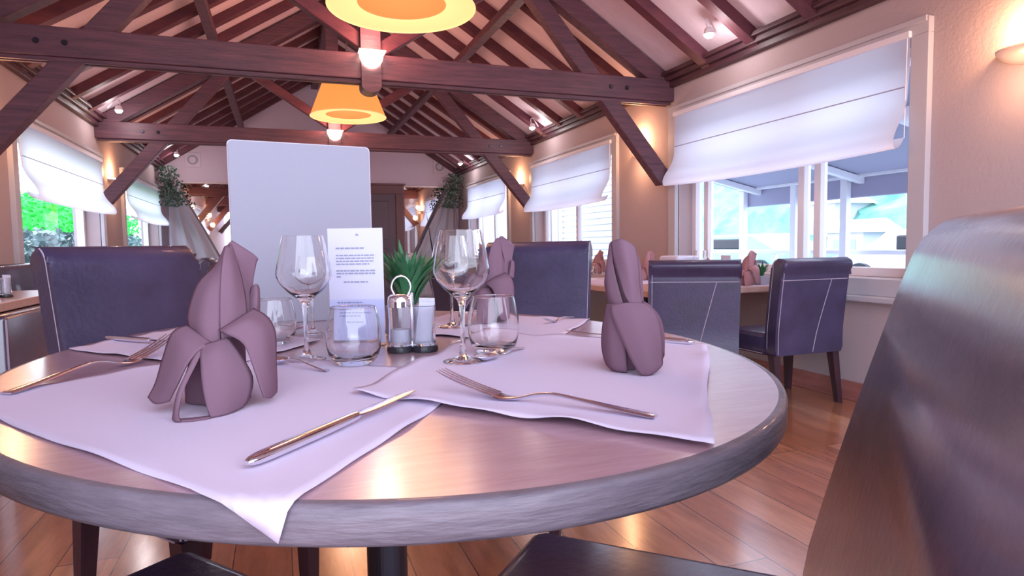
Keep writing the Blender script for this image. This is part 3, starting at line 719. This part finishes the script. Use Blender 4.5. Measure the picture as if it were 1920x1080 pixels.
# --- folded napkins: body roll with separate folded flaps -----------
def dense(grid):
    g1 = [smoothp(r, 4) for r in grid]
    cols = [smoothp([r[j] for r in g1], 4) for j in range(len(g1[0]))]
    return [[cols[j][i] for j in range(len(cols))] for i in range(len(cols[0]))]
def flap(grid, name, m, t, th=.0028):
    gd = dense(grid); bm = NB(); vs = [[bm.verts.new(p) for p in r] for r in gd]
    for i in range(len(vs)-1):
        for j in range(len(vs[0])-1):
            bm.faces.new((vs[i][j], vs[i+1][j], vs[i+1][j+1], vs[i][j+1]))
    return obj(name, bm, m, t, smooth=True, mods=[('SOLIDIFY', {'thickness': th, 'offset': 0})])
def make_napkin(kind, m):
    t = empty('folded_napkin', (0, 0, 0))
    if kind == 0: k_, cx, cy = 1/1343, 400, 768
    else: k_, cx, cy = 1/1180, 1188, 710
    def G(rows): return [[((x-cx+(cy-y)*(.065 if kind == 0 else 0))*k_, -w_*.001, max(.0015, (cy-y)*k_)) for x, y, w_ in r] for r in rows]
    def body(rings):
        bm = NB(); rs = []
        for i_, (y, c_, a, b_) in enumerate(rings):
            rs.append([bm.verts.new(((c_-cx+(cy-y)*(.065 if kind == 0 else 0))*k_+a*k_*cos(th)*(1+.07*sin(3*th+i_*.5)), b_*.001*sin(th)*(1+.10*sin(4*th+i_*.3))+.008, max(.002, (cy-y)*k_))) for th in [2*pi*j/40 for j in range(40)]])
        for a_, b2 in zip(rs, rs[1:]):
            for j in range(40): bm.faces.new((a_[j], a_[(j+1) % 40], b2[(j+1) % 40], b2[j]))
        bm.faces.new(rs[0]); bm.faces.new(rs[-1])
        obj('roll', bm, m, t, smooth=True)
    if kind == 0:
        body([(470, 419, 5, 4), (488, 419, 14, 12), (510, 416, 26, 22), (540, 410, 42, 34), (580, 406, 52, 40), (620, 406, 50, 42), (660, 405, 50, 40), (700, 405, 55, 42), (740, 408, 60, 44), (766, 412, 62, 46)])
        flap(G([[(412, 452, 4), (416, 449, 8), (420, 447, 10)], [(396, 490, 6), (402, 492, 24), (409, 494, 34)], [(364, 526, 6), (382, 540, 38), (406, 548, 48)], [(347, 592, 8), (374, 600, 48), (406, 610, 54)], [(362, 628, 22), (384, 640, 52), (408, 640, 56)]]), 'left_lapel', m, t)
        flap(G([[(414, 450, 8), (418, 448, 6), (423, 446, 2)], [(408, 478, 36), (424, 482, 30), (440, 500, 14)], [(405, 535, 50), (428, 535, 44), (451, 548, 20)], [(406, 600, 56), (430, 590, 50), (455, 582, 30)], [(410, 638, 58), (432, 628, 52), (458, 610, 36)]]), 'right_lapel', m, t)
        flap(G([[(418, 445, -2), (424, 440, -6), (430, 443, -10)], [(424, 462, 4), (448, 460, -4), (474, 474, -14)], [(430, 480, 6), (452, 484, -6), (474, 486, -16)], [(446, 530, 4), (458, 528, -8), (468, 530, -16)], [(450, 566, 8), (462, 566, -2), (476, 574, -14)], [(450, 600, 16), (464, 596, 4), (478, 600, -10)]]), 'rear_leaf', m, t)
        flap(G([[(466, 538, -6), (474, 530, 0), (480, 540, -10)], [(462, 560, -4), (476, 552, 4), (482, 566, -10)], [(458, 600, 4), (474, 596, 8), (482, 602, -6)]]), 'curl', m, t)
        flap(G([[(346, 606, 20), (372, 622, 46), (398, 642, 60)], [(322, 618, 22), (346, 632, 56), (374, 645, 72)], [(308, 662, 26), (332, 668, 62), (352, 670, 80)], [(296, 712, 30), (314, 716, 58), (336, 708, 76)], [(284, 738, 34), (299, 748, 50), (322, 742, 64)]]), 'left_petal', m, t)
        flap(G([[(374, 640, 62), (398, 634, 66), (420, 628, 62)], [(374, 664, 82), (402, 652, 86), (442, 660, 70)], [(378, 706, 98), (415, 700, 98), (466, 706, 74)], [(386, 745, 108), (420, 744, 102), (462, 744, 76)], [(394, 776, 112), (422, 772, 102), (450, 762, 80)]]), 'centre_petal', m, t)
        flap(G([[(382, 640, 64), (372, 642, 66), (362, 648, 60)], [(366, 672, 84), (356, 676, 86), (350, 690, 76)], [(348, 712, 98), (340, 716, 98), (337, 722, 86)], [(340, 752, 110), (334, 756, 106), (331, 762, 92)], [(346, 776, 116), (338, 776, 112), (333, 774, 98)]]), 'cavity_rim', m, t)
        flap(G([[(332, 770, 100), (336, 778, 110)], [(362, 768, 104), (364, 779, 118)], [(392, 766, 104), (394, 778, 114)]]), 'cavity_floor', m, t)
        flap(G([[(404, 614, 58), (438, 594, 56), (468, 578, 30)], [(416, 618, 76), (456, 598, 72), (494, 596, 40)], [(448, 640, 84), (480, 622, 76), (509, 628, 44)], [(468, 690, 88), (492, 680, 74), (512, 684, 44)], [(482, 732, 88), (500, 736, 72), (515, 738, 46)], [(488, 748, 84), (500, 754, 70), (514, 750, 50)]]), 'right_petal', m, t)
    else:
        body([(458, 1166, 10, 6), (475, 1170, 24, 12), (505, 1172, 30, 18), (540, 1176, 29, 22), (575, 1180, 27, 26), (600, 1182, 38, 34), (640, 1184, 44, 38), (680, 1178, 36, 36), (708, 1172, 28, 30)])
        flap(G([[(1146, 458, 0), (1168, 453, 10), (1192, 468, 4)], [(1150, 490, 10), (1175, 488, 26), (1198, 502, 10)], [(1162, 528, 24), (1184, 530, 32), (1200, 540, 14)], [(1172, 560, 32), (1188, 565, 34), (1203, 566, 20)], [(1184, 580, 38), (1192, 580, 38), (1208, 580, 28)]]), 'upright_leaf', m, t)
        flap(G([[(1146, 458, 0), (1142, 470, -6), (1146, 500, -10)], [(1150, 500, 10), (1138, 510, 4), (1133, 535, -6)], [(1160, 545, 22), (1142, 555, 14), (1140, 575, 0)], [(1170, 580, 32), (1154, 585, 26), (1144, 590, 6)]]), 'inner_leaf', m, t)
        flap(G([[(1138, 580, 20), (1152, 578, 36), (1170, 590, 42)], [(1130, 618, 14), (1146, 625, 40), (1172, 640, 48)], [(1127, 660, 12), (1145, 664, 40), (1174, 672, 48)], [(1134, 695, 14), (1150, 700, 38), (1176, 702, 44)], [(1146, 708, 14), (1158, 710, 32), (1176, 710, 36)]]), 'left_wrap', m, t)
        flap(G([[(1146, 580, 38), (1176, 574, 46), (1210, 576, 34)], [(1148, 600, 46), (1190, 590, 54), (1232, 598, 34)], [(1164, 636, 56), (1205, 628, 62), (1242, 642, 34)], [(1182, 676, 62), (1215, 668, 64), (1242, 680, 36)], [(1199, 704, 62), (1222, 700, 62), (1240, 694, 42)], [(1208, 714, 58), (1214, 713, 58), (1222, 709, 50)]]), 'right_petal', m, t)
        flap(G([[(1205, 572, 30), (1220, 582, 24), (1226, 600, 10)], [(1222, 592, 32), (1238, 606, 20), (1240, 625, 6)], [(1236, 622, 32), (1246, 640, 16), (1244, 660, 4)], [(1240, 668, 34), (1246, 678, 18), (1242, 690, 8)]]), 'side_fold', m, t)
    return t
npk = make_napkin(0, NAPK); npk.scale = (.9,)*3; npk.location = (-.093, .955, TZ+.002); npk.rotation_euler = (0, 0, radians(5.2)); tag(npk, 'mauve cloth napkin folded into a pointed flower at the left front', 'napkin')
nr = make_napkin(1, NAPK); nr.scale = (.97,)*3; nr.location = (.535, .897, MZ); nr.rotation_euler = (0, 0, radians(-30.5)); tag(nr, 'mauve cloth napkin standing upright with one tall leaf at the right', 'napkin')
g = copy_tree(npk); g.location = (.535, 1.645, TZ+.004); g.rotation_euler = (0, 0, radians(-40)); g.scale = (.95,)*3; tag(g, 'mauve folded napkin seen through the front right wine glass', 'napkin')
nrose = make_napkin(0, NAPK2)
def rose(o, x, y, z, s_, r, lb): o.location = (x, y, z); o.scale = (s_,)*3; o.rotation_euler = (0, 0, radians(r)); tag(o, lb, 'napkin')
rose(nrose, 2.93, 3.46, .673, .95, -40, 'rose folded napkin between the two chair backs by the near right window')
rose(copy_tree(nrose), 2.72, 4.36, .673, .95, -60, 'rose folded napkin just left of the chair back beside the upright napkin')
rose(copy_tree(nrose), 2.93, 5.60, .673, .95, -30, 'rose folded napkin on the second window table right of the far chair')
rose(copy_tree(nrose), 3.02, 4.02, .673, .7, -80, 'small dark rose napkin above the left one of the two rear chair backs')

# --- menus ----------------------------------------------------------
t = empty('menu_board', (.06, 1.905, TZ)); tag(t, 'tall blank pale grey menu board standing upright on the round table', 'menu')
a_ = Vector((-.122, 1.884)); b2 = Vector((.258, 1.935)); 
def card(bm, a, b_, z0, z1, th, rad, lean=0):
    a, b_ = Vector(a), Vector(b_); d_ = (b_-a); W = d_.length; d_.normalize(); nrm = Vector((-d_.y, d_.x))
    pts = [(0, z0), (W, z0)]
    for cx, cz, s0 in ((W-rad, z1-rad, 0), (rad, z1-rad, 1)):
        for i in range(7):
            an = (pi/2)*(i/6)+s0*pi/2; pts.append((cx+rad*cos(an), cz+rad*sin(an)))
    f_ = [bm.verts.new((a.x+d_.x*x+nrm.x*lean*(z-z0), a.y+d_.y*x+nrm.y*lean*(z-z0), z)) for x, z in pts]
    k_ = [bm.verts.new((v.co.x+nrm.x*th, v.co.y+nrm.y*th, v.co.z)) for v in f_]
    bm.faces.new(f_); bm.faces.new(k_[::-1]); m_ = len(pts)
    for i in range(m_): bm.faces.new((f_[i], k_[i], k_[(i+1) % m_], f_[(i+1) % m_]))
bm = NB(); card(bm, a_, b2, TZ+.001, TZ+.505, .008, .012, .0); obj('front_panel', bm, BOARD, t, world=True)
bm = NB(); card(bm, (a_.x-.003, a_.y+.006), (b2.x+.003, b2.y+.006), TZ+.0005, TZ+.508, .006, .013, .0); obj('edge_trim', bm, BOARDE, t, world=True)
bm = NB(); box(bm, .0, 1.92, TZ, .12, 1.99, TZ+.02, .004); obj('foot', bm, BOARDE, t, world=True)

t = empty('printed_card', (.15, 1.39, TZ)); tag(t, 'narrow white printed card upright in a clear holder between the glasses', 'card')
A = Vector((.096, 1.410)); B = Vector((.206, 1.368)); d_ = (B-A).normalized(); n_ = Vector((d_.y, -d_.x))
bm = NB(); card(bm, A, B, TZ+.006, TZ+.252, .0006, .001); obj('paper', bm, PAPER, t, world=True)
bm = NB(); card(bm, A+n_*.003, B+n_*.003, TZ+.004, TZ+.10, .0012, .002); obj('clear_front', bm, ACRYL, t, world=True)
bm = NB(); card(bm, A+n_*.014, B+n_*.014, TZ+.0, TZ+.004, .03, .001); obj('clear_base', bm, ACRYL, t, world=True)
bm = NB(); rnd = random.Random(11)
W = (B-A).length
def word(x0, x1, z, h):
    p = A+d_*x0-(-n_)*.0008; q = A+d_*x1+n_*.0008
    vs = [bm.verts.new(v) for v in ((p.x, p.y, z), (q.x, q.y, z), (q.x, q.y, z+h), (p.x, p.y, z+h))]; bm.faces.new(vs)
def line(z, x0, x1, h):
    x = x0
    while x < x1-.002:
        l_ = min(rnd.uniform(.004, .012), x1-x); word(x, x+l_, z, h); x += l_+.0016
word(.060, .066, TZ+.236, .004)
line(TZ+.208, .017, .078, .0032)
for i in range(4): line(TZ+.193-i*.0062, .017, .100 if i < 3 else .088, .0026)
line(TZ+.160, .017, .100, .0032); line(TZ+.154, .017, .100, .0032); line(TZ+.147, .017, .026, .0032)
line(TZ+.136, .032, .085, .0030)
for i in range(5): line(TZ+.092-i*.0075, .017, .095 if i % 2 else .07, .0026)
line(TZ+.048, .034, .074, .0026)
obj('printed_text', bm, INK, t, world=True)

# --- salt and pepper caddy -----------------------------------------
def make_caddy():
    t = empty('condiment_caddy', (0, 0, 0))
    bm = NB(); lathe(bm, [(0, 0), (.027, 0), (.0275, .004), (.0265, .011), (0, .011)], 28, -.023, 0); lathe(bm, [(0, 0), (.027, 0), (.0275, .004), (.0265, .0108), (0, .0108)], 28, .025, 0); obj('base', bm, BLACK, t)
    for x, lb in ((-.023, 'jar'), (.025, 'sachet_jar')):
        j = None
        bm = NB(); out = [(.0225, .012), (.023, .02), (.022, .06), (.0235, .092)]; inn = [(.0222, .091), (.0205, .06), (.0213, .022), (0, .018)]
        lathe(bm, [(0, .012)]+out+inn, 28, x, 0); j = obj(lb, bm, GLASS, t, smooth=True)
        if lb == 'jar':
            bm = NB(); lathe(bm, [(0, .116), (.017, .115), (.0225, .110), (.0235, .10), (.0235, .090), (0, .0895)], 28, x, 0); obj('lid', bm, CHROME, j, smooth=True)
            bm = NB(); lathe(bm, [(0, .019), (.0195, .02), (.0195, .045), (0, .047)], 20, x, 0); obj('salt', bm, PAPER, j)
    for k_, (x, y, rz, z1, tl) in enumerate(((.020, -.008, .2, .100, .12), (.030, .004, -.3, .092, -.2), (.026, .012, .1, .106, .05))):
        bm = NB(); box(bm, -.016, -.0015, .016, .016, .0015, z1, .001); bm.transform(Matrix.Translation((x, y, 0)) @ Matrix.Rotation(rz, 4, 'Z') @ Matrix.Rotation(tl, 4, 'Y')); obj('sachet', bm, PAPER, t)
    bm = NB(); pts = [(-.019+.019*1.0*sin(a)*(1.0 if cos(a) > 0 else (.75+.25*(1+cos(a)))), 0, .128-.0+.024*cos(a)*1.0) for a in [radians(-150+300*i/24) for i in range(25)]]
    pts = [(-.031, 0, .095)]+pts+[(-.008, 0, .095)]; tube(bm, pts, .0021, 8); obj('loop_handle', bm, CHROME, t, smooth=True)
    bm = NB(); tube(bm, [(.001, .0, .01), (.001, 0, .118)], .0045, 10); obj('post', bm, CHROME, t, smooth=True)
    return t
cdy = make_caddy(); cdy.location = (.243, 1.262, TZ+.001); cdy.rotation_euler = (0, 0, radians(-14)); tag(cdy, 'chrome handled salt and sachet caddy in the middle of the round table', 'condiment caddy')
g = copy_tree(cdy); g.location = (-1.26, 3.66, .751); g.rotation_euler = (0, 0, .4); tag(g, 'condiment caddy with sachets on the small table at the left edge', 'condiment caddy')

# --- plants ---------------------------------------------------------
def make_plant(seed, n_=70, h=.15):
    t = empty('potted_plant', (0, 0, 0)); rnd = random.Random(seed)
    bm = NB(); box(bm, -.045, -.045, 0, .045, .045, .075, .005); obj('pot', bm, POT, t)
    bm = NB()
    for i in range(n_):
        a = rnd.random()*2*pi; ln = h*rnd.uniform(.55, 1.0); out = rnd.uniform(.15, .75); wd = rnd.uniform(.006, .0095)
        base = Vector((.02*cos(a)*rnd.random(), .02*sin(a)*rnd.random(), .07+rnd.random()*.02)); prev = None
        side = Vector((-sin(a), cos(a), 0))
        for k_ in range(7):
            q = k_/6; r = ln*out*q**1.5; z = ln*q*(1-.35*out*q)
            c_ = base+Vector((cos(a)*r, sin(a)*r, z)); ww = wd*sin(pi*min(1, .12+q*.88))**.8+.0002
            cur = (bm.verts.new(c_+side*ww), bm.verts.new(c_-side*ww+Vector((0, 0, 0))))
            if prev: bm.faces.new((prev[0], prev[1], cur[1], cur[0]))
            prev = cur
    obj('leaves', bm, LEAF, t, smooth=True); return t
pl = make_plant(4, 110, .165); pl.scale = (.95,)*3; pl.location = (.283, 1.50, TZ+.001); pl.rotation_euler = (0, 0, .3); tag(pl, 'small potted green plant behind the condiment caddy', 'plant')
pl2 = make_plant(9, 40, .14); pl2.location = (3.04, 3.44, .672); pl2.scale = (.8,)*3; tag(pl2, 'small green plant on the table by the near right window', 'plant')

# --- side tables -----------------------------------------------------
def side_table(x0, y0, x1, y1, z, label, legs=False):
    t = empty('side_table', ((x0+x1)/2, (y0+y1)/2, 0)); tag(t, label, 'table')
    bm = NB(); box(bm, x0, y0, z-.04, x1, y1, z, .005); obj('tabletop', bm, TSIDE, t, world=True)
    cx, cy = (x0+x1)/2, (y0+y1)/2
    if legs:
        for xx in (x0+.035, x1-.035):
            for yy in (y0+.035, y1-.035): bm = NB(); box(bm, xx-.02, yy-.02, 0, xx+.02, yy+.02, z-.04, .003); obj('leg', bm, METALD, t, world=True)
        return t
    bm = NB(); box(bm, cx-.04, cy-.04, .03, cx+.04, cy+.04, z-.04, .004); obj('column', bm, METALD, t, world=True)
    bm = NB(); box(bm, cx-.25, cy-.25, 0, cx+.25, cy+.25, .03, .006); obj('base', bm, METALD, t, world=True)
    return t
side_table(2.10, 3.35, 3.10, 4.95, .67, 'laid wooden table under the near right window')
side_table(2.15, 5.40, 3.10, 6.90, .67, 'laid wooden table under the middle right window')
side_table(-1.72, 3.02, -1.12, 4.28, .75, 'small wooden table at the left edge of the photo', True)
def mat_rect(x0, y0, x1, y1, z, lb):
    bm = NB(); box(bm, x0, y0, z, x1, y1, z+.0015); o = obj('placemat', bm, MATC); tag(o, lb, 'placemat')
mat_rect(2.60, 3.37, 3.08, 3.72, .671, 'white placemat under the rose napkin between the rear chair backs')
mat_rect(2.12, 3.92, 2.95, 4.60, .671, 'white placemat at the left end of the near window table')
mat_rect(2.40, 5.45, 3.05, 5.95, .671, 'white placemat on the second window table')
g = copy_tree(wg); g.location = (2.90, 3.80, .672); tag(g, 'wine glass left of the small plant by the near right window', 'wine glass', 'wine glasses on the window table')
g = copy_tree(wg); g.location = (2.92, 3.95, .672); tag(g, 'wine glass farther left of the small plant by the near right window', 'wine glass', 'wine glasses on the window table')
g = copy_tree(tb); g.location = (2.80, 5.42, .673); tag(g, 'tumbler below the rose napkin on the second window table', 'tumbler')
t_ = NB(); box(t_, 2.93, 3.62, .672, 2.935, 3.72, .87); o = obj('menu_card', t_, PAPER); tag(o, 'white menu card standing left of the rose napkin by the near right window', 'menu')
t_ = NB(); box(t_, 2.86, 4.15, .672, 3.08, 4.40, .86, .02, 3); o = obj('table_box', t_, PAPER); tag(o, 'low white box above the left one of the two rear chair backs', 'box')
# --- banquette and far chairs ---------------------------------------
t = empty('banquette', (-1.55, 5.2, 0)); tag(t, 'blue grey leather banquette along the left wall', 'bench')
bm = NB(); box(bm, XL+.02, 4.3, .05, -1.58, 8.2, .885, .03, 3); obj('backrest', bm, LEATH, t, world=True, smooth=True)
bm = NB(); box(bm, -1.575, 4.3, .05, -1.26, 8.2, .47, .03, 3); obj('seat', bm, LEATH, t, world=True, smooth=True)
t = empty('leather_bench', (-1.3, 3.5, 0)); tag(t, 'plum leather bench end with a pale seam under the left side table', 'bench')
bm = NB(); box(bm, -1.62, 3.13, .02, -1.06, 3.95, .705, .02, 3); obj('body', bm, LEATHP, t, world=True, smooth=True)
bm = NB(); tube(bm, [(-1.058, 3.118, .69), (-1.058, 3.118, .05)], .004, 6); obj('seam', bm, SEAM, t, world=True)
bm = NB(); box(bm, -1.86, 5.28, .765, -1.855, 5.38, .90); o = obj('window_card', bm, PAPER); tag(o, 'small blank white card on the left window sill', 'card')
make_chair('dark dining chair far back left between the blue chair and the folded napkin', (-.80, 7.2), (-1, .1), w=.46, d=.4, H=.865, seat=.43, tilt=.07)
make_chair('dark dining chair at the far middle seen behind the potted plant', (1.42, 5.3), (.9, .3), w=.46, d=.4, H=.80, seat=.43, tilt=.07)
make_chair('dark dining chair farthest away in front of the back wall drape at left', (-1.0, 8.9), (-1, .1), w=.46, d=.4, H=.865, seat=.43, tilt=.07)
